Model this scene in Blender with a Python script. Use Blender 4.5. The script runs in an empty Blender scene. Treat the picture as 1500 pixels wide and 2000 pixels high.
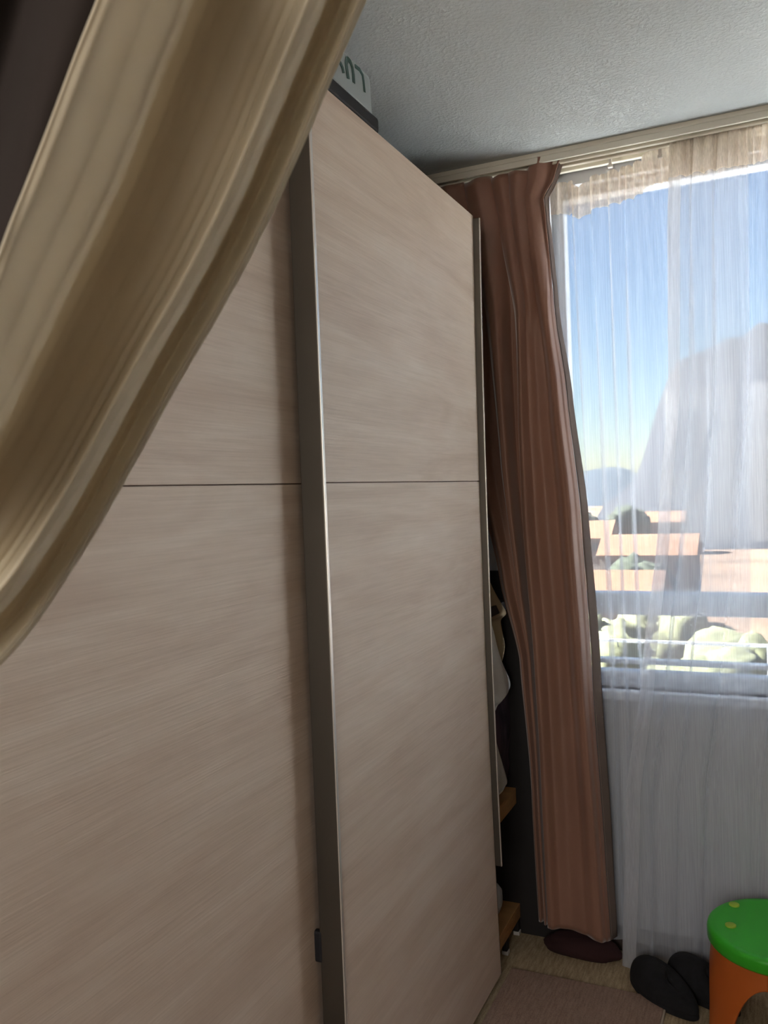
import bpy, bmesh, math, random
from mathutils import Vector, Matrix, noise

random.seed(4)
scene = bpy.context.scene
COL = scene.collection
PI = math.pi

# ------------------------------------------------------------------ camera
F_PX = 1660.0                       # focal length in pixels of the 1500 x 2000 frame
AX = Vector((0.90665, -0.02638, -0.42106))      # world axes seen from the camera (right, down, forward)
AY = Vector((0.42007, -0.03605, 0.90678))
AZ = Vector((-0.03910, -0.99900, -0.02161))
CAM = Vector((0.0, 0.0, 1.42))

def cam_dir(px, py):
    d = Vector((px - 750.0, py - 1000.0, F_PX))
    return Vector((AX.dot(d), AY.dot(d), AZ.dot(d)))

def on_plane(px, py, axis, val):
    d = cam_dir(px, py)
    return CAM + d * ((val - CAM[axis]) / d[axis])

def at_depth(px, py, depth):
    return CAM + cam_dir(px, py) * (depth / F_PX)

right = Vector((AX[0], AY[0], AZ[0])).normalized()
down = Vector((AX[1], AY[1], AZ[1]))
fwd = Vector((AX[2], AY[2], AZ[2])).normalized()
down = (down - right * down.dot(right)).normalized()
fwd = right.cross(down).normalized()
rot = Matrix((right, -down, -fwd)).transposed()
cam_data = bpy.data.cameras.new('camera')
cam_data.sensor_fit = 'VERTICAL'
cam_data.sensor_height = 36.0
cam_data.lens = 36.0 * F_PX / 2000.0
cam_data.clip_start = 0.02
cam_data.clip_end = 3000
cam_data.dof.use_dof = True
cam_data.dof.focus_distance = 2.1
cam_data.dof.aperture_fstop = 13.0
cam = bpy.data.objects.new('camera', cam_data)
cam.matrix_world = Matrix.Translation(CAM) @ rot.to_4x4()
COL.objects.link(cam)
scene.camera = cam

# ------------------------------------------------------------------ world, sun, exposure
world = bpy.data.worlds.new('sky')
scene.world = world
world.use_nodes = True
wn = world.node_tree.nodes
wl = world.node_tree.links
wn.clear()
w_out = wn.new('ShaderNodeOutputWorld')
w_bg = wn.new('ShaderNodeBackground')
w_bg.inputs['Strength'].default_value = 0.135
w_sky = wn.new('ShaderNodeTexSky')
w_sky.sky_type = 'NISHITA'
w_sky.sun_disc = False
w_sky.dust_density = 0.35
w_sky.ozone_density = 2.5
w_sky.sun_elevation = math.radians(45)
w_sky.sun_rotation = math.radians(-95)
wl.new(w_sky.outputs[0], w_bg.inputs['Color'])
wl.new(w_bg.outputs[0], w_out.inputs[0])

SUN_E, BACK_E = 35.0, 20.0
sun_d = bpy.data.lights.new('sun', 'SUN')
sun_d.energy = SUN_E
sun_d.angle = math.radians(0.6)
sun_d.color = (1.0, 0.975, 0.94)
sun = bpy.data.objects.new('sun', sun_d)
sun.rotation_euler = Vector((0.704, 0.062, -0.707)).to_track_quat('-Z', 'Y').to_euler()
COL.objects.link(sun)
def fill_light(name, loc, rot, sx, sy, e, col):
    d = bpy.data.lights.new(name, 'AREA')
    d.shape = 'RECTANGLE'
    d.size, d.size_y, d.energy, d.color = sx, sy, e, col
    o = bpy.data.objects.new(name, d)
    o.location = loc
    o.rotation_euler = rot
    COL.objects.link(o)
fill_light('back_fill_light', (-0.25, -1.74, 1.55), (PI / 2, 0, 0), 1.1, 1.3, BACK_E, (1.0, 0.90, 0.78))  # added area fill behind the camera, lifts the dim room side

scene.view_settings.view_transform = 'Standard'

scene.view_settings.look = 'None'
scene.view_settings.exposure = 0.8
scene.view_settings.gamma = 1.0
scene.view_settings.use_curve_mapping = False
scene.cycles.transparent_max_bounces = 20
scene.cycles.adaptive_threshold = 0.02
scene.cycles.caustics_reflective = False
scene.cycles.caustics_refractive = False
scene.cycles.max_bounces = 6
scene.cycles.diffuse_bounces = 3

# ------------------------------------------------------------------ helpers
def tag(o, label=None, cat=None, group=None, kind=None):
    if label: o['label'] = label
    if cat: o['category'] = cat
    if group: o['group'] = group
    if kind: o['kind'] = kind
    return o

def obj_from(name, verts, faces, m, parent=None, smooth=False):
    me = bpy.data.meshes.new(name)
    me.from_pydata([tuple(v) for v in verts], [], faces)
    me.materials.append(m)
    if smooth:
        for p in me.polygons: p.use_smooth = True
    me.update()
    o = bpy.data.objects.new(name, me)
    COL.objects.link(o)
    if parent: 
        o.parent = parent
        o.matrix_parent_inverse = parent.matrix_world.inverted() if parent.type != 'EMPTY' else Matrix.Translation(parent.location).inverted()
    return o

def obj_bm(name, bm, m, parent=None, smooth=False):
    me = bpy.data.meshes.new(name)
    bm.normal_update()
    bm.to_mesh(me)
    bm.free()
    me.materials.append(m)
    if smooth:
        for p in me.polygons: p.use_smooth = True
    o = bpy.data.objects.new(name, me)
    COL.objects.link(o)
    if parent:
        o.parent = parent
        o.matrix_parent_inverse = parent.matrix_world.inverted() if parent.type != 'EMPTY' else Matrix.Translation(parent.location).inverted()
    return o

def empty(name, loc=(0, 0, 0)):
    o = bpy.data.objects.new(name, None)
    o.empty_display_size = 0.1
    o.location = loc
    COL.objects.link(o)
    return o

def add_box(bm, x0, x1, y0, y1, z0, z1, bevel=0.0):
    g = bmesh.ops.create_cube(bm, size=1.0)
    vs = g['verts']
    bmesh.ops.scale(bm, vec=(x1 - x0, y1 - y0, z1 - z0), verts=vs)
    bmesh.ops.translate(bm, vec=((x0 + x1) / 2, (y0 + y1) / 2, (z0 + z1) / 2), verts=vs)
    if bevel > 0:
        es = list({e for v in vs for e in v.link_edges})
        bmesh.ops.bevel(bm, geom=es, offset=bevel, segments=2, affect='EDGES', profile=0.6)

def box(name, x0, x1, y0, y1, z0, z1, m, parent=None, bevel=0.0):
    bm = bmesh.new()
    add_box(bm, x0, x1, y0, y1, z0, z1, bevel)
    return obj_bm(name, bm, m, parent)

def grid(name, fn, nu, nv, m, parent=None, thick=0.0):
    vs, fs = [], []
    for j in range(nv + 1):
        for i in range(nu + 1):
            vs.append(fn(i / nu, j / nv))
    w = nu + 1
    for j in range(nv):
        for i in range(nu):
            a = j * w + i
            fs.append((a, a + 1, a + 1 + w, a + w))
    o = obj_from(name, vs, fs, m, parent, smooth=True)
    if thick:
        md = o.modifiers.new('thickness', 'SOLIDIFY')
        md.thickness = thick
        md.offset = 0
    return o

def ease_tab(tab, x):
    if x <= tab[0][0]: return tab[0][1]
    for (a, va), (b, vb) in zip(tab, tab[1:]):
        if x <= b:
            t = (x - a) / (b - a)
            return va + (vb - va) * t * t * (3 - 2 * t)
    return tab[-1][1]

def lerp_tab(tab, x):
    if x <= tab[0][0]: return tab[0][1]
    for (a, va), (b, vb) in zip(tab, tab[1:]):
        if x <= b:
            t = (x - a) / (b - a)
            t = t * t * (3 - 2 * t) * 0.4 + t * 0.6
            return va + (vb - va) * t
    return tab[-1][1]

def poly_curve(pts, s):
    """Catmull-Rom through pts (tuples), s in 0..1"""
    n = len(pts) - 1
    f = min(max(s, 0), 0.99999) * n
    i = int(f); t = f - i
    p0 = pts[max(i - 1, 0)]; p1 = pts[i]; p2 = pts[i + 1]; p3 = pts[min(i + 2, n)]
    return tuple(0.5 * (2 * b + (c - a) * t + (2 * a - 5 * b + 4 * c - d) * t * t + (3 * b - a - 3 * c + d) * t ** 3)
                 for a, b, c, d in zip(p0, p1, p2, p3))

def nz(*p):
    return noise.noise(Vector(p))

# ------------------------------------------------------------------ materials
class M:
    def __init__(s, name):
        s.m = bpy.data.materials.new(name)
        s.m.use_nodes = True
        s.nt = s.m.node_tree
        s.n = s.nt.nodes
        s.b = s.n['Principled BSDF']
        s.out = s.n['Material Output']
    def new(s, t): return s.n.new(t)
    def link(s, a, b): s.nt.links.new(a, b)
    def coords(s, scale=(1, 1, 1)):
        c = s.new('ShaderNodeTexCoord')
        mp = s.new('ShaderNodeMapping')
        mp.inputs['Scale'].default_value = scale
        s.link(c.outputs['Object'], mp.inputs['Vector'])
        return mp.outputs[0]
    def noise(s, scale, detail=4, vec=None, rough=0.55, dist=0.0):
        t = s.new('ShaderNodeTexNoise')
        t.inputs['Scale'].default_value = scale
        t.inputs['Detail'].default_value = detail
        t.inputs['Roughness'].default_value = rough
        t.inputs['Distortion'].default_value = dist
        if vec: s.link(vec, t.inputs['Vector'])
        return t.outputs['Fac']
    def ramp(s, fac, stops):
        r = s.new('ShaderNodeValToRGB')
        el = r.color_ramp.elements
        while len(el) < len(stops): el.new(0.5)
        for e, (p, c) in zip(el, stops):
            e.position = p
            e.color = (*c, 1) if len(c) == 3 else c
        s.link(fac, r.inputs['Fac'])
        return r.outputs['Color']
    def bump(s, h, strength, dist=0.01):
        b = s.new('ShaderNodeBump')
        b.inputs['Strength'].default_value = strength
        b.inputs['Distance'].default_value = dist
        s.link(h, b.inputs['Height'])
        return b.outputs['Normal']

def simple(name, c, rough=0.6, var=0.12, scale=6.0, vscale=(1, 1, 1), metal=0.0, bump=0.0, bscale=80, sheen=0.0, spec=0.5):
    k = M(name)
    v = k.coords(vscale)
    f = k.noise(scale, 2, v)
    lo = tuple(x * (1 - var) for x in c); hi = tuple(min(1, x * (1 + var)) for x in c)
    k.link(k.ramp(f, [(0.3, lo), (0.7, hi)]), k.b.inputs['Base Color'])
    k.b.inputs['Roughness'].default_value = rough
    k.b.inputs['Metallic'].default_value = metal
    k.b.inputs['Specular IOR Level'].default_value = spec
    if sheen:
        k.b.inputs['Sheen Weight'].default_value = sheen
        k.b.inputs['Sheen Roughness'].default_value = 0.4
    if bump:
        k.link(k.bump(k.noise(bscale, 3, v), bump, 0.004), k.b.inputs['Normal'])
    return k.m

def wood_door():
    k = M('pale_oak_grain')
    v1 = k.coords((1, 1.2, 9))
    v2 = k.coords((8, 2.5, 130))
    big = k.noise(1.6, 3, v1, 0.6, 0.6)
    fine = k.noise(2.2, 3, v2, 0.65)
    c1 = k.ramp(big, [(0.28, (0.63, 0.485, 0.38)), (0.5, (0.71, 0.57, 0.46)), (0.74, (0.77, 0.645, 0.54))])
    c2 = k.ramp(fine, [(0.3, (0.92, 0.91, 0.90)), (0.62, (1.0, 1.0, 1.0))])
    mx = k.new('ShaderNodeMix'); mx.data_type = 'RGBA'; mx.blend_type = 'MULTIPLY'
    mx.inputs['Factor'].default_value = 1.0
    k.link(c1, mx.inputs['A']); k.link(c2, mx.inputs['B'])
    k.link(mx.outputs['Result'], k.b.inputs['Base Color'])
    k.b.inputs['Roughness'].default_value = 0.5
    k.link(k.bump(fine, 0.35, 0.002), k.b.inputs['Normal'])
    return k.m

def ceiling_mat():
    k = M('stippled_ceiling_paint')
    v = k.coords()
    st = k.noise(1.6, 3, v)
    k.link(k.ramp(st, [(0.3, (0.48, 0.52, 0.53)), (0.65, (0.54, 0.58, 0.59))]), k.b.inputs['Base Color'])
    k.b.inputs['Roughness'].default_value = 0.9
    h1 = k.noise(110, 2, v, 0.5)
    h = k.ramp(h1, [(0.45, (0, 0, 0)), (0.62, (1, 1, 1))])
    k.link(k.bump(h, 0.32, 0.003), k.b.inputs['Normal'])
    return k.m

def cloth(name, c, opacity=1.0, transl=0.4, var=0.1, thread=(400, 400, 30), tscale=1.0, tvar=0.25, bump=0.25, rough_noise=7):
    """woven cloth: diffuse + translucent, with open weave between the threads"""
    k = M(name)
    k.n.remove(k.b)
    v = k.coords()
    big = k.noise(rough_noise, 1, v)
    lo = tuple(x * (1 - var) for x in c); hi = tuple(min(1, x * (1 + var)) for x in c)
    col = k.ramp(big, [(0.3, lo), (0.7, hi)])
    vt = k.coords(thread)
    th = k.noise(tscale, 1, vt, 0.6)
    df = k.new('ShaderNodeBsdfDiffuse'); tr = k.new('ShaderNodeBsdfTranslucent')
    k.link(col, df.inputs['Color']); k.link(col, tr.inputs['Color'])
    nb = k.bump(th, bump, 0.002)
    k.link(nb, df.inputs['Normal'])
    m1 = k.new('ShaderNodeMixShader')
    m1.inputs[0].default_value = transl
    k.link(df.outputs[0], m1.inputs[1]); k.link(tr.outputs[0], m1.inputs[2])
    if opacity < 1:
        tp = k.new('ShaderNodeBsdfTransparent')
        o = k.ramp(th, [(0.32, (opacity - tvar,) * 3), (0.72, (min(1, opacity + tvar),) * 3)])
        m2 = k.new('ShaderNodeMixShader')
        k.link(o, m2.inputs[0])
        k.link(tp.outputs[0], m2.inputs[1]); k.link(m1.outputs[0], m2.inputs[2])
        k.link(m2.outputs[0], k.out.inputs[0])
    else:
        k.link(m1.outputs[0], k.out.inputs[0])
    return k.m

def glass_mat():
    k = M('window_glass')
    k.n.remove(k.b)
    tp = k.new('ShaderNodeBsdfTransparent'); tp.inputs[0].default_value = (0.94, 0.965, 0.97, 1)
    gl = k.new('ShaderNodeBsdfGlossy'); gl.inputs['Roughness'].default_value = 0.02
    f = k.noise(2.0, 0, k.coords())
    r = k.ramp(f, [(0.3, (0.03,) * 3), (0.7, (0.05,) * 3)])
    mx = k.new('ShaderNodeMixShader')
    k.link(r, mx.inputs[0]); k.link(tp.outputs[0], mx.inputs[1]); k.link(gl.outputs[0], mx.inputs[2])
    k.link(mx.outputs[0], k.out.inputs[0])
    return k.m

def carpet_mat(name, c1, c2, sc):
    k = M(name)
    vy = k.coords((sc, sc * 0.12, 1))
    vx = k.coords((1, 1, 1))
    f = k.noise(1.0, 3, vy, 0.6)
    f2 = k.noise(260, 2, vx)
    ad = k.new('ShaderNodeMath'); ad.operation = 'MULTIPLY_ADD'
    ad.inputs[1].default_value = 0.6
    k.link(f, ad.inputs[0])
    m2 = k.new('ShaderNodeMath'); m2.operation = 'MULTIPLY'; m2.inputs[1].default_value = 0.4
    k.link(f2, m2.inputs[0]); k.link(m2.outputs[0], ad.inputs[2])
    k.link(k.ramp(ad.outputs[0], [(0.36, c1), (0.62, c2)]), k.b.inputs['Base Color'])
    k.b.inputs['Roughness'].default_value = 0.95
    k.b.inputs['Specular IOR Level'].default_value = 0.1
    k.link(k.bump(ad.outputs[0], 0.6, 0.004), k.b.inputs['Normal'])
    return k.m

MT = dict(
    door=wood_door(),
    ceiling=ceiling_mat(),
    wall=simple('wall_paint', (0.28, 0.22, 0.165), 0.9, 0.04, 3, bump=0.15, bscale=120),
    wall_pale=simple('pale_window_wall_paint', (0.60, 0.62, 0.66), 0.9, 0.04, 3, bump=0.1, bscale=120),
    floor=carpet_mat('beige_woven_carpet', (0.29, 0.215, 0.125), (0.56, 0.44, 0.28), 140),
    rug=carpet_mat('brown_rug_pile', (0.25, 0.165, 0.125), (0.40, 0.275, 0.21), 160),
    binding=simple('pale_rug_binding', (0.5, 0.42, 0.32), 0.9),
    carcass=simple('carcass_board', (0.16, 0.085, 0.05), 0.6, 0.2, 3, (1, 1, 12)),
    metal=simple('satin_metal_profile', (0.125, 0.112, 0.096), 0.42, 0.05, 4, (1, 1, 0.2), metal=0.85),
    lip=simple('polished_profile_lip', (0.74, 0.70, 0.66), 0.3, 0.04, 4, metal=0.6),
    black=simple('black_plastic', (0.016, 0.015, 0.018), 0.6, 0.1, spec=0.25),
    tub=simple('grey_blue_plastic', (0.34, 0.39, 0.40), 0.5, 0.05, 3),
    ink=simple('dark_green_ink', (0.035, 0.085, 0.075), 0.7, 0.1),
    pvc=simple('cream_rail_plastic', (0.72, 0.68, 0.58), 0.45, 0.05, 3),
    groove=simple('rail_track_shadowed_slot', (0.25, 0.21, 0.16), 0.7, 0.1),
    drape=simple('brown_satin_drape', (0.27, 0.138, 0.092), 0.55, 0.12, 9, (1, 1, 0.3), bump=0.04, bscale=260, sheen=0.5),
    lining=simple('drape_lining', (0.16, 0.12, 0.10), 0.8, 0.1),
    sheer=cloth('white_sheer_voile', (0.84, 0.89, 0.96), 0.36, 0.33, 0.02, (420, 420, 5), 1.0, 0.035, bump=0.02),
    sheer_hem=cloth('sheer_folded_hem', (0.90, 0.92, 0.96), 0.55, 0.6, 0.02, (420, 420, 5), 1.0, 0.05, bump=0.03),
    sheer_head=cloth('sheer_gathering_tape', (0.80, 0.74, 0.66), 0.82, 0.45, 0.06, (300, 300, 60), 1.0, 0.1, bump=0.05),
    beige=cloth('ivory_beige_curtain', (0.86, 0.775, 0.62), 1.0, 0.38, 0.04, (900, 900, 300), 1.0, 0.0, bump=0.04, rough_noise=5),
    beige_hem=cloth('ivory_hem', (0.72, 0.65, 0.52), 1.0, 0.35, 0.05, (500, 500, 60)),
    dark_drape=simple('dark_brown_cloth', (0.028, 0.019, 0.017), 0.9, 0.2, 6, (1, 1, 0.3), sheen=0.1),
    frame=simple('white_window_frame', (0.76, 0.82, 0.90), 0.4, 0.03),
    glass=glass_mat(),
    balcony=simple('pale_bounce_tiles', (0.84, 0.84, 0.83), 0.8, 0.04, 2),  # pale so the added slab and wall throw sunlight inside
    railing=simple('grey_railing', (0.30, 0.31, 0.33), 0.6, 0.05),
    base=simple('dark_baseboard', (0.06, 0.04, 0.035), 0.6, 0.2),
    shelf=simple('orange_pine_shelf', (0.50, 0.26, 0.10), 0.5, 0.15, 3, (1, 6, 30)),
    rackframe=simple('shade_rack_board', (0.013, 0.010, 0.010), 0.7, 0.2),  # near-black, carries the shade of the gap in its colour
    white_cloth=cloth('white_cotton', (0.74, 0.72, 0.70), 1.0, 0.2, 0.04),
    tan_cloth=cloth('tan_cotton', (0.40, 0.31, 0.20), 1.0, 0.2, 0.08),
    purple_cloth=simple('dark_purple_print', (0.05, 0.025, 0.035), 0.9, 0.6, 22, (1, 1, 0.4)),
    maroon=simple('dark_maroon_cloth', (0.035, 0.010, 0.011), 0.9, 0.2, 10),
    white_plastic=simple('white_plastic', (0.75, 0.73, 0.7), 0.5, 0.03),
    green=simple('green_plastic', (0.045, 0.50, 0.025), 0.33, 0.06, 5),
    lime=simple('lime_sticker', (0.42, 0.60, 0.05), 0.5, 0.1),
    orange=simple('orange_plastic', (0.56, 0.13, 0.02), 0.4, 0.06, 5),
    slipper=simple('black_felt', (0.010, 0.010, 0.012), 0.95, 0.3, 30, bump=0.2),
    ground=simple('sandy_ground', (0.13, 0.08, 0.05), 0.95, 0.3, 0.05),
    hill=simple('hazy_hill', (0.013, 0.015, 0.022), 0.95, 0.2, 0.02),
    farhill=simple('blue_far_hill', (0.022, 0.034, 0.050), 0.95, 0.1, 0.01),
    house=simple('white_render', (0.24, 0.22, 0.20), 0.9, 0.05, 0.5),
    roof=simple('terracotta_roof', (0.15, 0.075, 0.04), 0.9, 0.2, 1.5),
    window_dark=simple('dark_house_window', (0.08, 0.09, 0.10), 0.4, 0.1),
    leaf=simple('dull_green_foliage', (0.03, 0.038, 0.022), 0.9, 0.4, 1.2),
    leaf_y=simple('yellow_green_foliage', (0.16, 0.165, 0.085), 0.9, 0.4, 1.2),
    bark=simple('grey_bark', (0.12, 0.09, 0.07), 0.9, 0.3, 2),
)

# ------------------------------------------------------------------ room shell
CEIL = 2.40
WY = 2.62            # inner face of the window wall
XL, XR, YB = -1.42, 1.70, -1.60
def struct(o):
    o['kind'] = 'structure'
    return o
fl = struct(box('floor', XL - .1, XR + .15, YB - .1, WY + .2, -0.12, 0.0, MT['floor']))
ce = struct(box('ceiling', XL - .1, XR + .15, YB - .1, WY + .2, CEIL, CEIL + 0.15, MT['ceiling']))
struct(box('wall_left', XL - .1, XL, YB - .1, WY + .2, 0, CEIL, MT['wall']))
bm = bmesh.new()
add_box(bm, XL, -0.85, YB - .1, YB, 0, CEIL)
add_box(bm, 0.35, XR, YB - .1, YB, 0, CEIL)
add_box(bm, -0.85, 0.35, YB - .1, YB, 0, 0.9)
add_box(bm, -0.85, 0.35, YB - .1, YB, 2.2, CEIL)
struct(obj_bm('wall_back', bm, MT['wall']))
# window wall with its opening
OX0, OX1, OZ0, OZ1 = -0.615, 1.20, 0.80, 2.335
bm = bmesh.new()
add_box(bm, XL, OX0, WY, WY + .18, 0, CEIL)
add_box(bm, OX1, XR, WY, WY + .18, 0, CEIL)
add_box(bm, OX0, OX1, WY, WY + .18, 0, OZ0)
add_box(bm, OX0, OX1, WY, WY + .18, OZ1, CEIL)
struct(obj_bm('wall_window', bm, MT['wall_pale']))
struct(box('wall_right', XR, XR + .12, YB, WY, 0, CEIL, MT['wall']))
struct(box('baseboard_window', -0.7, XR, WY - 0.014, WY, 0, 0.07, MT['base']))

# window
win = struct(empty('window_1', (0.4, WY + 0.04, OZ0)))
FY0, FY1 = WY + 0.035, WY + 0.095
def bar(x0, x1, z0, z1, y0=FY0, y1=FY1, name='frame_bar', m='frame'):
    return box(name, x0, x1, y0, y1, z0, z1, MT[m], win, 0.004)
bar(OX0, OX0 + .034, OZ0, OZ1)
bar(OX1 - .045, OX1, OZ0, OZ1)
bar(OX0 + .034, OX1 - .045, OZ1 - .03, OZ1)
bar(OX0 + .034, OX1 - .045, OZ0, OZ0 + .045)
bar(OX0 + .034, OX1 - .045, 1.022, 1.088, FY0 - .008, FY1)
bar(0.40, 0.46, 1.088, OZ1 - .03)
bar(0.40, 0.46, OZ0 + .045, 1.022)
bar(OX0 + .034, 0.40, 0.868, 0.882, FY0 + .01, FY1 - .01, 'glazing_bead')
for x0, x1 in ((OX0 + .034, 0.40), (0.46, OX1 - .045)):
    for z0, z1 in ((OZ0 + .045, 1.022), (1.088, OZ1 - .03)):
        box('pane', x0 - .005, x1 + .005, FY0 + .026, FY0 + .030, z0 - .005, z1 + .005, MT['glass'], win)
struct(box('window_sill_1', OX0 - .01, OX1 + .01, WY - 0.03, WY + .035, OZ0 - .028, OZ0, MT['frame'], None, 0.004))
fill_win = struct(empty('fill_window', (-0.25, YB - .05, .9)))  # unseen back window, added to go with the fill light
for x0, x1, z0, z1 in ((-.85, -.80, .9, 2.2), (.30, .35, .9, 2.2), (-.80, .30, .9, .95), (-.80, .30, 2.15, 2.2), (-.28, -.22, .95, 2.15)):
    box('frame_bar', x0, x1, YB - .09, YB - .03, z0, z1, MT['frame'], fill_win)

# unseen floor and side wall added to bounce sunlight indoors, plus railing
struct(box('floor_bounce', -3.0, 1.26, WY + .18, 4.02, -0.16, -0.04, MT['balcony']))
struct(box('wall_bounce', 1.26, 1.44, WY + .18, 4.02, -0.16, 1.5, MT['balcony']))  # added reflector, kept low so the lower doors stay dim
rb = empty('balcony_railing', (0.5, 3.96, -0.04))
tag(rb, 'thin white balcony railing outside the low window pane', 'railing')
for z0, z1, y in ((0.700, 0.712, 3.96), (0.02, 0.045, 3.96)):
    box('rail_bar', -3.0, 1.26, y - .012, y + .012, z0, z1, MT['railing'], rb)
for i in range(5):
    x = -2.9 + i * 0.95
    box('post', x - .012, x + .012, 3.948, 3.972, -0.04, 0.70, MT['railing'], rb)

# ------------------------------------------------------------------ curtain rail
rail = empty('curtain_rail', (0, 2.54, CEIL))
tag(rail, 'cream double-track curtain rail fixed along the ceiling edge above the window', 'curtain rail')
RX0, RX1 = -1.25, 1.5
box('rail_body', RX0, RX1, 2.480, 2.605, 2.386, CEIL, MT['pvc'], rail, 0.002)
for y0, y1 in ((2.480, 2.490), (2.512, 2.526), (2.545, 2.560), (2.588, 2.605)):
    box('track_lip', RX0, RX1, y0, y1, 2.368, 2.386, MT['pvc'], rail, 0.002)
for x in (-0.42, -0.28, -0.17, -0.08, 0.02, 0.14):
    z = 2.352
    bm = bmesh.new()
    add_box(bm, x - .004, x + .004, 2.562, 2.572, z, 2.386, .001)
    add_box(bm, x - .007, x + .007, 2.560, 2.574, z - .006, z + .002, .001)
    obj_bm('glider', bm, MT['white_plastic'], rail)

# ------------------------------------------------------------------ wardrobe
WX = -0.757          # front face of the near sliding door
W0, W1 = 0.42, 2.318
war = empty('wardrobe', (-1.08, 1.35, 0))
tag(war, 'pale oak two-door sliding wardrobe standing along the left side of the room', 'wardrobe')
CX0, CX1 = -1.40, -0.845
box('side_panel', CX0, CX1, W0, W0 + .018, 0.0, 2.19, MT['carcass'], war)
box('side_panel', CX0, CX1, W1 - .018, W1, 0.0, 2.19, MT['carcass'], war)
box('top_panel', CX0, -0.79, W0 + .018, W1 - .018, 2.172, 2.19, MT['carcass'], war)
box('back_panel', CX0, CX0 + .008, W0 + .018, W1 - .018, 0.0, 2.172, MT['carcass'], war)
box('bottom_panel', CX0 + .008, -0.79, W0 + .018, W1 - .018, 0.0, 0.028, MT['carcass'], war)

def bow(y, z):
    t = min(max((y - 1.37) / 0.94, 0), 1)
    return -0.012 * t * t * (1 - ((z - 1.15) / 1.12) ** 2)

def door_slab(name, x0, x1, y0, y1, z0, z1, m, parent, bend=False, bevel=0.0015):
    bm = bmesh.new()
    add_box(bm, x0, x1, y0, y1, z0, z1, bevel)
    if bend:
        bmesh.ops.bisect_plane
        for i in range(1, 14):
            z = z0 + (z1 - z0) * i / 14
            bmesh.ops.bisect_plane(bm, geom=bm.verts[:] + bm.edges[:] + bm.faces[:], plane_co=(0, 0, z), plane_no=(0, 0, 1))
        for i in range(1, 8):
            y = y0 + (y1 - y0) * i / 8
            if y1 - y0 > .05:
                bmesh.ops.bisect_plane(bm, geom=bm.verts[:] + bm.edges[:] + bm.faces[:], plane_co=(0, y, 0), plane_no=(0, 1, 0))
        for v in bm.verts:
            v.co.x += bow(v.co.y, v.co.z)
    return obj_bm(name, bm, m, parent)

SEAM = 1.4445
# near door
d1 = door_slab('sliding_door', WX - .022, WX - .006, 1.374, 2.305, 0.03, 2.19, MT['carcass'], war, True)
tag(d1, 'sliding door nearest the window, standing proud of the other door')
door_slab('door_panel', WX - .006, WX, 1.374, 2.306, 0.03, SEAM - .0011, MT['door'], d1, True, .001)
door_slab('door_panel', WX - .006, WX, 1.374, 2.306, SEAM + .0011, 2.192, MT['door'], d1, True, .001)
o = box('edge_profile', WX - .044, WX + .002, 1.3655, 1.374, 0.03, 2.192, MT['metal'], d1, .001)
tag(o, 'dark satin metal edge profile')
box('profile_lip', WX + .002, WX + .0045, 1.3655, 1.3735, 0.03, 2.192, MT['lip'], d1, .0008)
o = door_slab('edge_profile', WX - .004, WX + .0165, 2.3065, 2.3125, 0.342, 2.184, MT['metal'], d1, True, .001)
tag(o, 'narrow metal strip that ends above the floor')
door_slab('profile_lip', WX + .0165, WX + .019, 2.3065, 2.3135, 0.342, 2.184, MT['lip'], d1, True, .0008)
door_slab('edge_band', WX - .024, WX, 2.3065, 2.3095, 0.03, 0.341, MT['metal'], d1, True, .0005)
# dark catch near the foot of the profile
bm = bmesh.new()
add_box(bm, WX - .060, WX - .040, 1.364, 1.376, 0.545, 0.605, .005)
obj_bm('bumper', bm, MT['black'], d1)
# far (rear) door
DX = -0.812
d2 = door_slab('sliding_door', DX - .022, DX - .006, 0.44, 1.46, 0.03, 2.165, MT['carcass'], war)
tag(d2, 'rear sliding door, partly covered by the beige curtain')
door_slab('door_panel', DX - .006, DX, 0.44, 1.46, 0.03, SEAM - .001, MT['door'], d2, False, .001)
door_slab('door_panel', DX - .006, DX, 0.44, 1.46, SEAM + .001, 2.165, MT['door'], d2, False, .001)

# ------------------------------------------------------------------ storage tub on the wardrobe
tub = empty('storage_tub', (-0.95, 1.4, 2.194))
tag(tub, 'grey-blue plastic tub with black base lying on top of the wardrobe', 'storage tub')
bm = bmesh.new()
add_box(bm, -1.20, -0.7575, 1.10, 1.684, 2.194, 2.2255, .006)
obj_bm('base_tray', bm, MT['black'], tub)
bm = bmesh.new()
add_box(bm, -1.18, -0.766, 1.12, 1.674, 2.2255, 2.312, .010)
for v in bm.verts:
    if v.co.z > 2.27:
        v.co.y = 1.39 + (v.co.y - 1.39) * 0.985
obj_bm('tub_body', bm, MT['tub'], tub)
def stroke(pts, w):
    P = [on_plane(x, y, 0, -0.7655) for x, y in pts]
    vs, fs = [], []
    n = len(P)
    for i in range(n):
        t = (P[min(i + 1, n - 1)] - P[max(i - 1, 0)]).normalized()
        s = Vector((1, 0, 0)).cross(t).normalized() * w / 2
        for dx in (0, .001):
            vs += [P[i] + s + Vector((dx, 0, 0)), P[i] - s + Vector((dx, 0, 0))]
    for i in range(n - 1):
        a, b = 4 * i, 4 * i + 4
        fs += [(a + 2, a + 3, b + 3, b + 2), (a, b, b + 1, a + 1), (a, a + 2, b + 2, b), (a + 1, b + 1, b + 3, a + 3)]
    fs += [(0, 1, 3, 2), (4 * n - 4, 4 * n - 2, 4 * n - 1, 4 * n - 3)]
    return obj_from('marker_stroke', vs, fs, MT['ink'], tub)
stroke([(664, 122), (669, 133), (671, 143)], .009)
stroke([(680, 154), (678, 140), (676, 124), (678, 114)], .011)
stroke([(678, 114), (684, 121), (688, 132), (690, 146), (691, 162)], .010)
stroke([(693, 129), (702, 136), (708, 147), (710, 160), (712, 180)], .008)

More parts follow.
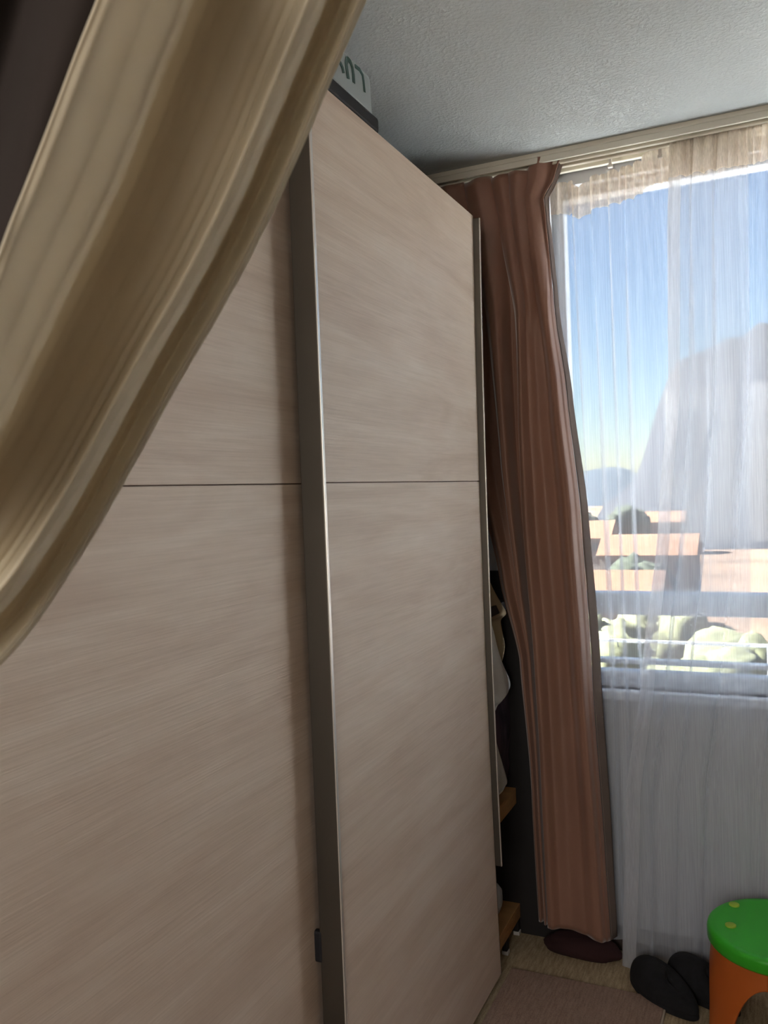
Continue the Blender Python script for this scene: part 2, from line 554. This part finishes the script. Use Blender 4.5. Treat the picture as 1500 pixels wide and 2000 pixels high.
# ------------------------------------------------------------------ rack with clothes between wardrobe and window wall
rack = empty('shelf_rack', (-0.98, 2.47, 0))
tag(rack, 'low open shelf rack with orange pine boards squeezed between wardrobe end and drape', 'shelf rack')
RY0, RY1 = 2.328, 2.600
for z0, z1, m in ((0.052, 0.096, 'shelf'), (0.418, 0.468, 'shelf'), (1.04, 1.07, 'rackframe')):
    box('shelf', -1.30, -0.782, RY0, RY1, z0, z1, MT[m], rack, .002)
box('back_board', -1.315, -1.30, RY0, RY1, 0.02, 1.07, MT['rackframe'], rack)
box('shade_board', -1.30, -0.64, RY1, RY1 + .012, 0.0, 1.16, MT['rackframe'], rack)  # dark sheet added in place of the shade left of the drape
for y in (2.465, 2.59):
    bm = bmesh.new()
    add_box(bm, -.80, -.784, y - .012, y + .012, 0.012, 0.052, .003)
    ft = obj_bm('foot', bm, MT['rackframe'], rack)
    box('glide', -.802, -.782, y - .011, y + .011, 0.0, 0.012, MT['white_plastic'], ft, .002)

def hung(name, label, cat, edge, m, x=-0.764, wav=0.010, seed=0.0, fold=True):
    """a garment hanging over the rack front; edge = its free outline, top to bottom, as (px, py)"""
    P = [on_plane(px, py, 0, x) for px, py in edge]
    pts = [(p.y, p.z) for p in P]
    def fn(u, v):
        y1, z = poly_curve(pts, v)
        y0 = 2.322
        yy = y0 + (y1 - y0) * u
        xx = x - 0.006 + wav * math.sin(u * 5.5 + v * 3 + seed) * (0.4 + 0.6 * v) + 0.004 * nz(u * 4, v * 6, seed)
        xx -= 0.02 * max(0, 0.25 - v) * 4 * (1 - u)
        return (min(xx, -0.745), yy, z - 0.012 * u * 0)
    return tag(grid(name, fn, 26, 40, m, None, 0.003), label, cat, 'clothes on the rack')

hung('hanging_garment', 'tan cloth garment hanging topmost beside the wardrobe door edge', 'clothing',
     [(948, 1105), (962, 1145), (979, 1178), (988, 1198), (977, 1212), (981, 1240), (986, 1262), (982, 1290), (974, 1310)], MT['tan_cloth'], x=-0.778, seed=1.0)
hung('hanging_garment', 'white shirt with pointed hem corner hanging below tan cloth', 'clothing',
     [(950, 1190), (962, 1225), (972, 1262), (984, 1300), (996, 1325), (1000, 1342), (990, 1360), (974, 1374), (964, 1390)], MT['white_cloth'], x=-0.766, seed=2.2)
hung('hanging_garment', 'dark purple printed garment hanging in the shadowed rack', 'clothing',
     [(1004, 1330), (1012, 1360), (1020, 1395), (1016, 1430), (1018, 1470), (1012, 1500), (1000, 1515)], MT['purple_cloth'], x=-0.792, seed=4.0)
hung('hanging_garment', 'white cloth corner hanging just above the orange shelf', 'clothing',
     [(958, 1395), (968, 1420), (976, 1455), (985, 1490), (993, 1522), (988, 1538), (974, 1552)], MT['white_cloth'], x=-0.77, seed=5.1, wav=.006)
def towel(u, v):
    # closed folded bundle on the lowest shelf
    a = u * 2 * PI
    r = 1.0
    cy, cz = math.cos(a), math.sin(a)
    sy = math.copysign(abs(cy) ** 0.5, cy); sz = math.copysign(abs(cz) ** 0.5, cz)
    k = math.sqrt(max(0, 1 - (2 * v - 1) ** 8))
    return (-1.2 + 0.40 * v, 2.455 + 0.105 * sy * k + .004 * nz(a, v * 5, 1), 0.096 + 0.05 * (1 + sz * k) + .003 * nz(a * 2, v * 6, 3))
tag(grid('folded_towel', towel, 40, 24, MT['white_cloth']), 'pale folded towel lying on the lowest rack shelf', 'towel')

# ------------------------------------------------------------------ brown drape
D_L = [(0.0, -0.690), (0.5, -0.705), (0.9, -0.730), (1.15, -0.785), (1.5, -0.86), (2.0, -0.93), (2.4, -0.965)]
D_M = [(0.0, -0.655), (0.6, -0.662), (0.9, -0.668), (1.35, -0.690), (1.6, -0.694), (1.95, -0.688), (2.2, -0.715), (2.4, -0.745)]
D_R = [(0.09, -0.480), (0.30, -0.488), (0.90, -0.512), (1.35, -0.530), (1.70, -0.560), (1.95, -0.588), (2.22, -0.602), (2.275, -0.606), (2.33, -0.572), (2.40, -0.548)]
D_A = [(0.05, 0.016), (0.25, 0.022), (0.7, 0.034), (1.4, 0.032), (2.1, 0.022), (2.26, 0.013), (2.32, 0.018), (2.40, 0.022)]
D_P = [(0.0, -0.030), (0.10, -0.010), (0.20, -0.036), (0.26, -0.036), (0.33, 0.014), (0.36, 0.016), (0.42, -0.040), (0.45, -0.036), (0.51, 0.030), (0.535, 0.034), (0.60, 0.004), (0.70, -0.012), (0.80, -0.006), (0.91, 0.030), (0.94, 0.032), (0.975, 0.0), (1.0, -0.022)]
def drape_pt(u, v, extra=0.0):
    ztop = 2.362 + 0.028 * (1 if u > 0.80 else 0) * min(1, (u - .80) / .03 if u > .80 else 0) + 0.006 * math.sin(u * 34)
    zbot = 0.085 + 0.012 * math.sin(u * 3.0) + 0.02 * (1 - u)
    z = zbot + (ztop - zbot) * v
    xl, xr, A = lerp_tab(D_L, z), lerp_tab(D_R, z), lerp_tab(D_A, z)
    ph = 2 * PI * (5.6 * u + 0.13 * math.sin(u * 9 + 1) + 0.05 * nz(u * 3, z * 0.9, 2)) + 0.7
    xm = lerp_tab(D_M, z)
    x = xl + (xm - xl) * u * 2 if u < 0.5 else xm + (xr - xm) * (u - 0.5) * 2
    pin = math.exp(-((z - 2.265) / 0.03) ** 2)
    q = 0.016 * (1 - 0.3 * pin)
    x += q * math.sin(ph) * min(1, u * 6, (1 - u) * 6)
    w = min(1, max(0, (2.24 - z) / 0.42))
    w = w * w * (3 - 2 * w)
    pl = math.cos(ph)
    pl = 1 - 2 * abs(math.sin(ph / 2)) ** 1.35
    off = (1 - w) * A * pl + w * ease_tab(D_P, u) * (0.45 + 0.55 * min(1, z / 0.9))
    x -= w * q * math.sin(ph) * min(1, u * 6, (1 - u) * 6)
    y = 2.497 - off - 0.010 * nz(u * 5, z * 2.2, 7) - 0.020 * (1 - v) - 0.001 * nz(u * 8, z * 4, 3)
    return Vector((x, y + extra, z))
drape = grid('brown_drape', lambda u, v: drape_pt(u, v), 200, 150, MT['drape'], None, 0.004)
tag(drape, 'brown satin pleated drape drawn aside between wardrobe and window', 'drape')
# turned-back side hem and lining along the window edge
def side_hem(u, v):
    p = drape_pt(1.0, v)
    z = p.z
    wdt = 0.020 + 0.012 * math.sin(v * 5)
    return (p.x + 0.002 + wdt * u * (0.4 if z > 2.2 else 1) * 0.6, p.y + 0.003 + 0.028 * u, z)
o = grid('side_lining', side_hem, 6, 80, MT['lining'], drape, 0.002)
# header tape, stitched across the top
o = grid('header_tape', lambda u, v: drape_pt(u, 0.960 + 0.03 * v, 0.006), 160, 3, MT['lining'], drape, 0.001)

# ------------------------------------------------------------------ sheers
def sheer_panel(label, left_tab, right_tab, y0, ztop_fn, zbot_fn, nf, seed, A0=0.016, q0=0.012, res=420, yfn=None):
    def pt(u, v):
        zt, zb = ztop_fn(u), zbot_fn(u)
        z = zb + (zt - zb) * v
        xl, xr = lerp_tab(left_tab, z), lerp_tab(right_tab, z)
        depth = zt - z
        w = 0.35 + 0.65 * min(1, depth / 0.5)
        ph = 2 * PI * (nf * u + 0.9 * nz(u * 2.3, z * 0.22, seed) + 0.35 * nz(u * 6, z * 0.5, seed + 4)) + seed
        ph2 = 2 * PI * (nf * 3.3 * u + 0.6 * nz(u * 9, z * 1.2, seed + 9))
        am = 0.55 + 0.9 * abs(nz(u * 4.0, z * 0.25, seed + 2))
        k2 = math.exp(-depth / 0.22)
        x = xl + (xr - xl) * u
        e = min(1, u * 12, (1 - u) * 12)
        x += e * w * q0 * am * 1.5 * math.sin(ph) + e * 0.004 * math.sin(ph2) * (0.1 + k2)
        y = y0 - A0 * am * w * math.cos(ph) - (0.0015 + 0.0085 * k2) * math.cos(ph2)
        if yfn: y += yfn(u, z)
        z += 0.006 * k2 * nz(u * 60, 1.3, seed)
        return Vector((x, y, z))
    return pt
def droop(u):
    # header sags where hooks are missing (u runs over X -0.60 .. -0.05)
    x = -0.60 + 0.55 * u
    s = lerp_tab([(-0.62, 2.335), (-0.545, 2.325), (-0.51, 2.305), (-0.47, 2.327), (-0.42, 2.330), (-0.37, 2.340), (-0.34, 2.343), (-0.315, 2.368), (-0.2, 2.372)], x)
    return s + 0.006 * abs(math.sin(u * 43)) 
s1 = sheer_panel('', [(0, -0.545), (0.3, -0.56), (2.4, -0.60)], [(0, -0.10), (2.4, -0.05)], 2.572, droop, lambda u: 0.055, 6.5, 1.7, 0.014, 0.014)
def build_sheer(pt, head_v, label, nu, nv, hem=0.0):
    o = grid('sheer_curtain', lambda u, v: pt(u, v * head_v), nu, nv, MT['sheer'])
    tag(o, label, 'sheer curtain', 'sheer curtains over the window')
    if hem:
        grid('side_hem', lambda u, v: pt(hem * u, v * head_v) + Vector((0, -0.003, 0)), 12, nv, MT['sheer_hem'], o)
    grid('gathered_header', lambda u, v: pt(u, head_v + (1 - head_v) * v), nu, 14, MT['sheer_head'], o)
    return o
build_sheer(s1, 0.958, 'white sheer curtain panel with sagging header beside the brown drape', 420, 90)
s2 = sheer_panel('', [(0, -0.452), (0.5, -0.430), (0.86, -0.375), (1.3, -0.315), (1.7, -0.275), (2.1, -0.265), (2.4, -0.25)], [(0, 0.40), (2.4, 0.40)], 2.545,
                 lambda u: 2.372 + 0.005 * abs(math.sin(u * 90)), lambda u: 0.008, 9.5, 5.2, 0.016, 0.016,
                 yfn=lambda u, z: -0.035 * max(0, 1 - z / 0.9) ** 2 * max(0, 1 - u / 0.28))
build_sheer(s2, 0.958, 'white sheer curtain panel reaching the floor behind the green stool', 420, 90, 0.045)

# ------------------------------------------------------------------ near beige curtain, tied back
HEM = [(800, -190, .66), (757, -95, .65), (715, 0, .64), (640, 172, .63), (590, 288, .62), (524, 432, .61), (440, 592, .60), (352, 742, .59), (265, 900, .58), (196, 1022, .57), (130, 1128, .56), (62, 1228, .55), (0, 1298, .545), (-75, 1365, .54), (-160, 1425, .535)]
LEFT = [(275, -220, .43), (232, -110, .43), (190, 0, .43), (150, 100, .43), (118, 185, .425), (84, 275, .42), (50, 362, .42), (22, 432, .415), (0, 492, .41), (-32, 580, .41), (-65, 660, .40), (-100, 740, .40), (-135, 810, .40), (-165, 870, .395), (-200, 930, .39)]
# fold profile across the cloth: t, offset towards the camera (m)
PROF = [(0.0, 0.012), (0.02, 0.012), (0.10, -0.022), (0.12, -0.022), (0.195, 0.038), (0.225, 0.040), (0.27, 0.004), (0.31, -0.002), (0.36, -0.006), (0.46, -0.022), (0.57, -0.036), (0.60, -0.036), (0.70, -0.006), (0.82, 0.014), (0.95, 0.026), (1.0, 0.020)]
def prof(t):
    n = len(PROF)
    for i in range(n - 1):
        if t <= PROF[i + 1][0]:
            a, b = PROF[i], PROF[i + 1]
            k = (t - a[0]) / (b[0] - a[0])
            k = k * k * (3 - 2 * k)
            return a[1] + (b[1] - a[1]) * k
    return PROF[-1][1]
def beige_pt(s, t, lift=0.0):
    a = poly_curve(HEM, s); b = poly_curve(LEFT, s)
    tw = t + 0.03 * math.sin(s * 4.0) * math.sin(PI * t)
    px = a[0] + (b[0] - a[0]) * t; py = a[1] + (b[1] - a[1]) * t
    d = a[2] + (b[2] - a[2]) * t
    o = prof(min(max(tw, 0), 1)) * (1 - 0.25 * s)
    o += 0.003 * nz(t * 4, s * 3, 8.0) * math.sin(PI * min(t * 3, .5))
    o += 0.0006 * nz(t * 30, s * 40, 5.0) * math.exp(-((t - 0.17) / 0.06) ** 2)
    return at_depth(px, py, d - o * 0.9 - lift)
beige = grid('beige_curtain', lambda u, v: beige_pt(v, u), 260, 170, MT['beige'], None, 0.0012)
tag(beige, 'ivory beige curtain swept diagonally to the left across the foreground', 'curtain')
grid('hem', lambda u, v: beige_pt(v, u * 0.020, 0.0025), 4, 170, MT['beige_hem'], beige, 0.0015)

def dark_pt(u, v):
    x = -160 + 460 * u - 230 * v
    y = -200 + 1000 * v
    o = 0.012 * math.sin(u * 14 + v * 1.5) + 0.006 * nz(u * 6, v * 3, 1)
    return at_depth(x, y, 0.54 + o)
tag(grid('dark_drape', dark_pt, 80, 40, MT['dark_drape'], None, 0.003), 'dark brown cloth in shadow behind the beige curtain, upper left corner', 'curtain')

# ------------------------------------------------------------------ floor things
rug = empty('brown_rug', (-0.535, 1.7, 0))
tag(rug, 'flat brown rug on the beige carpet along the wardrobe foot', 'rug')
bm = bmesh.new()
add_box(bm, -0.750, -0.316, 0.95, 2.385, 0.0005, 0.009, .003)
obj_bm('rug_pile', bm, MT['rug'], rug)
bm = bmesh.new()
add_box(bm, -0.316, -0.310, 0.95, 2.383, 0.0005, 0.0085, .002)
obj_bm('binding', bm, MT['binding'], rug)

def lump(name, label, cat, c, r, m, rz=0.0, flat=0.6, seed=0.0, amp=0.12):
    bm = bmesh.new()
    bmesh.ops.create_icosphere(bm, subdivisions=4, radius=1.0)
    for v in bm.verts:
        n = v.co.copy()
        k = 1 + amp * nz(n.x * 1.7 + seed, n.y * 1.7, n.z * 1.7) + amp * 0.4 * nz(n.x * 4, n.y * 4 + seed, n.z * 4)
        p = n * k
        if p.z < -flat: p.z = -flat
        v.co = Vector((p.x * r[0], p.y * r[1], (p.z + flat) * r[2]))
    o = obj_bm(name, bm, m, None, True)
    o.location = c
    o.rotation_euler = (0, 0, rz)
    return tag(o, label, cat)
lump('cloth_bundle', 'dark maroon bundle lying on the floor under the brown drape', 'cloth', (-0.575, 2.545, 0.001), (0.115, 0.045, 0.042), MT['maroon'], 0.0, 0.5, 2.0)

def slipper(label, c, rz):
    e = empty('slipper', c)
    tag(e, label, 'slipper', 'black slippers by the stool')
    L, Wd = 0.125, 0.052
    def outline(a):
        x = math.cos(a) * L
        w = Wd * (1.0 + 0.18 * math.cos(a) - 0.10 * math.cos(2 * a))
        return x, math.sin(a) * w
    vs, fs = [], []
    n = 40
    for z, k in ((0.0, .96), (0.004, 1.0), (0.016, 1.0), (0.020, .97)):
        for i in range(n):
            x, y = outline(2 * PI * i / n)
            vs.append(Vector((x * k, y * k, z)))
    for j in range(3):
        for i in range(n):
            i2 = (i + 1) % n
            fs.append((j * n + i, j * n + i2, (j + 1) * n + i2, (j + 1) * n + i))
    fs.append(tuple(range(n))[::-1]); fs.append(tuple(range(3 * n, 4 * n)))
    R = Matrix.Translation(c) @ Matrix.Rotation(rz, 4, 'Z')
    obj_from('sole', [R @ v for v in vs], fs, MT['slipper'], e, True)
    def upper(u, v):
        # vamp over the toe, low collar round the heel
        a = 2 * PI * u
        x, y = outline(a)
        top = 0.054 + 0.020 * math.cos(a)
        k = 1 - 0.985 * v ** 2.4
        cx = 0.0 - 0.012 * v
        return R @ Vector((cx + x * k * 0.98, y * k * 0.97, 0.017 + top * math.sin(v * PI / 2)))
    grid('upper', upper, 48, 16, MT['slipper'], e, 0.004)
    def insole(u, v):
        a = 2 * PI * u
        x, y = outline(a)
        return R @ Vector((x * v * .9, y * v * .9, 0.021))
    grid('insole', insole, 32, 4, MT['slipper'], e)
    return e
slipper('black felt slipper in front of the sheer hem, left of the pair', (-0.322, 2.405, 0.0005), math.radians(138))
slipper('black felt slipper behind its pair, close to the green stool', (-0.225, 2.460, 0.0005), math.radians(140))

# stool
SC = Vector((-0.030, 2.325, 0.0))
stool = empty('childs_stool', SC)
tag(stool, 'plastic stool with round green seat and orange arched legs', 'stool')
SH, SR = 0.285, 0.168
prof_seat = [(0.0, SH - .004), (0.06, SH - .004), (0.12, SH - .003), (SR - .022, SH - .002), (SR - .008, SH - .001), (SR - .002, SH - .006), (SR, SH - .014), (SR, SH - .034), (SR - .004, SH - .040), (SR - .02, SH - .040), (0.0, SH - .036)]
def lathe(name, pf, m, parent, n=64, c=SC):
    vs, fs = [], []
    for r, z in pf:
        for i in range(n):
            a = 2 * PI * i / n
            vs.append(c + Vector((r * math.cos(a), r * math.sin(a), z)))
    for j in range(len(pf) - 1):
        for i in range(n):
            i2 = (i + 1) % n
            fs.append((j * n + i, j * n + i2, (j + 1) * n + i2, (j + 1) * n + i))
    return obj_from(name, vs, fs, m, parent, True)
seat = lathe('seat', prof_seat, MT['green'], stool)
for px, py in ((1434, 1766), (1427, 1806)):
    p = on_plane(px, py, 2, SH)
    lathe('sticker', [(0.0, SH + .0012), (.012, SH + .0012), (.0135, SH + .0002), (.0135, SH - .003)], MT['lime'], seat, 20, Vector((p.x, p.y, 0)))
def leg_fn(q):
    def fn(u, v):
        # one leg spans from arch crown to arch crown
        a = 2 * PI * (q + u) / 4 + math.radians(82)
        k = min(u, 1 - u)
        zb = 0.0
        if k < 0.36:
            zb = 0.205 * math.sqrt(max(0, 1 - (k / 0.36) ** 1.8))
        zt = SH - 0.038
        z = zb + (zt - zb) * v
        r = 0.150 + 0.030 * (1 - z / SH)
        return SC + Vector((r * math.cos(a), r * math.sin(a), z))
    return fn
for q in range(4):
    grid('leg', leg_fn(q), 48, 14, MT['orange'], stool, 0.007)

# ------------------------------------------------------------------ outside
struct(box('ground_outside', -400, 400, 12, 900, -14.2, -14, MT['ground']))
def ridge(name, label, m, dist, pts, thick):
    vs, fs = [], []
    top = []
    n = 90
    for i in range(n + 1):
        px, py = poly_curve(pts, i / n)
        p = on_plane(px, py + 5 * nz(px * .03, 1, 2) * 2, 1, dist)
        top.append(p)
    for p in top:
        vs += [Vector((p.x, dist - thick * 0.7, -14)), Vector((p.x, dist - thick * .25, (p.z - 14) * .55)), p, Vector((p.x, dist + thick, -14))]
    for i in range(n):
        a, b = 4 * i, 4 * i + 4
        for j in range(3):
            fs.append((a + j, b + j, b + j + 1, a + j + 1))
    o = obj_from(name, vs, fs, m, None, True)
    return tag(o, label, 'hill')
ridge('hillside', 'hazy grey hillside rising behind the right part of the window', MT['hill'], 260.0,
      [(1180, 985), (1240, 930), (1290, 780), (1320, 712), (1375, 684), (1430, 660), (1500, 632), (1560, 640), (1620, 720), (1700, 850), (1760, 950)], 80)
ridge('distant_ridge', 'low blue distant ridge on the skyline beside the brown drape', MT['farhill'], 700.0,
      [(700, 940), (900, 930), (1050, 915), (1140, 918), (1200, 912), (1260, 925), (1400, 940), (1700, 935)], 90)

def house(label, x, y, w, d, h, zb=-14.0):
    e = empty('house', (x, y, zb))
    tag(e, label, 'house', 'houses below the window')
    box('wall', x - w / 2, x + w / 2, y - d / 2, y + d / 2, zb, zb + h, MT['house'], e)
    o = .4
    vs = [Vector((x - w / 2 - o, y - d / 2 - o, zb + h)), Vector((x + w / 2 + o, y - d / 2 - o, zb + h)), Vector((x + w / 2 + o, y + d / 2 + o, zb + h)), Vector((x - w / 2 - o, y + d / 2 + o, zb + h)),
          Vector((x - w / 2 - o, y, zb + h + d * .28)), Vector((x + w / 2 + o, y, zb + h + d * .28))]
    obj_from('roof', vs, [(0, 1, 5, 4), (2, 3, 4, 5), (0, 4, 3), (1, 2, 5), (0, 3, 2, 1)], MT['roof'], e)
    for i in range(3):
        xx = x - w / 2 + w * (i + .5) / 3
        box('window', xx - .5, xx + .5, y - d / 2 - .05, y - d / 2 + .02, zb + h - 2.2, zb + h - .8, MT['window_dark'], e)
house('white house with terracotta roof, leftmost below the window', -33, 150, 14, 10, 6.5)
house('white house with terracotta roof, further off toward the ridge', -26, 194, 15, 8, 7)
house('white house with terracotta roof in front of the grey hillside', -16, 120, 12, 9, 6)
house('near terracotta-roofed house low in the window', -14.5, 78, 10, 8, 5.5)
def tree(label, x, y, h, r, m, seed, zb=-14.0):
    e = empty('tree', (x, y, zb))
    tag(e, label, 'tree', 'trees outside the window')
    bm = bmesh.new()
    rnd = random.Random(seed)
    for i in range(7):
        c = Vector((x + rnd.uniform(-.6, .6) * r, y + rnd.uniform(-.5, .5) * r, zb + h - r + rnd.uniform(-.45, .45) * r))
        rr = r * rnd.uniform(.42, .62)
        g = bmesh.ops.create_icosphere(bm, subdivisions=3, radius=rr)
        for v in g['verts']:
            v.co = v.co * (1 + 0.35 * nz(v.co.x * 3 / rr + i, v.co.y * 3 / rr, v.co.z * 3 / rr + seed)) + c
    obj_bm('crown', bm, m, e, True)
    bm = bmesh.new()
    g = bmesh.ops.create_cone(bm, cap_ends=True, segments=10, radius1=r * .12, radius2=r * .06, depth=h - r)
    bmesh.ops.translate(bm, vec=(x, y, zb + (h - r) / 2), verts=bm.verts)
    obj_bm('trunk', bm, MT['bark'], e)
tree('dull green tree on the skyline beside the brown drape', -37, 176, 12, 4.5, MT['leaf'], 1)
tree('dull green tree between the far white houses', -27, 172, 12, 4.2, MT['leaf'], 2)
tree('dark green tree in front of the grey hillside', -13.5, 95, 8, 4, MT['leaf'], 3)
tree('yellow green tree seen through the low pane near the drape', -7.3, 36, 10.4, 2.4, MT['leaf_y'], 4)
tree('yellow green tree seen through the low pane farther right', -2.2, 31, 10.6, 2.2, MT['leaf_y'], 5)
tree('yellow green tree seen through the low pane between the other two', -5.6, 46, 9.6, 2.5, MT['leaf_y'], 6)
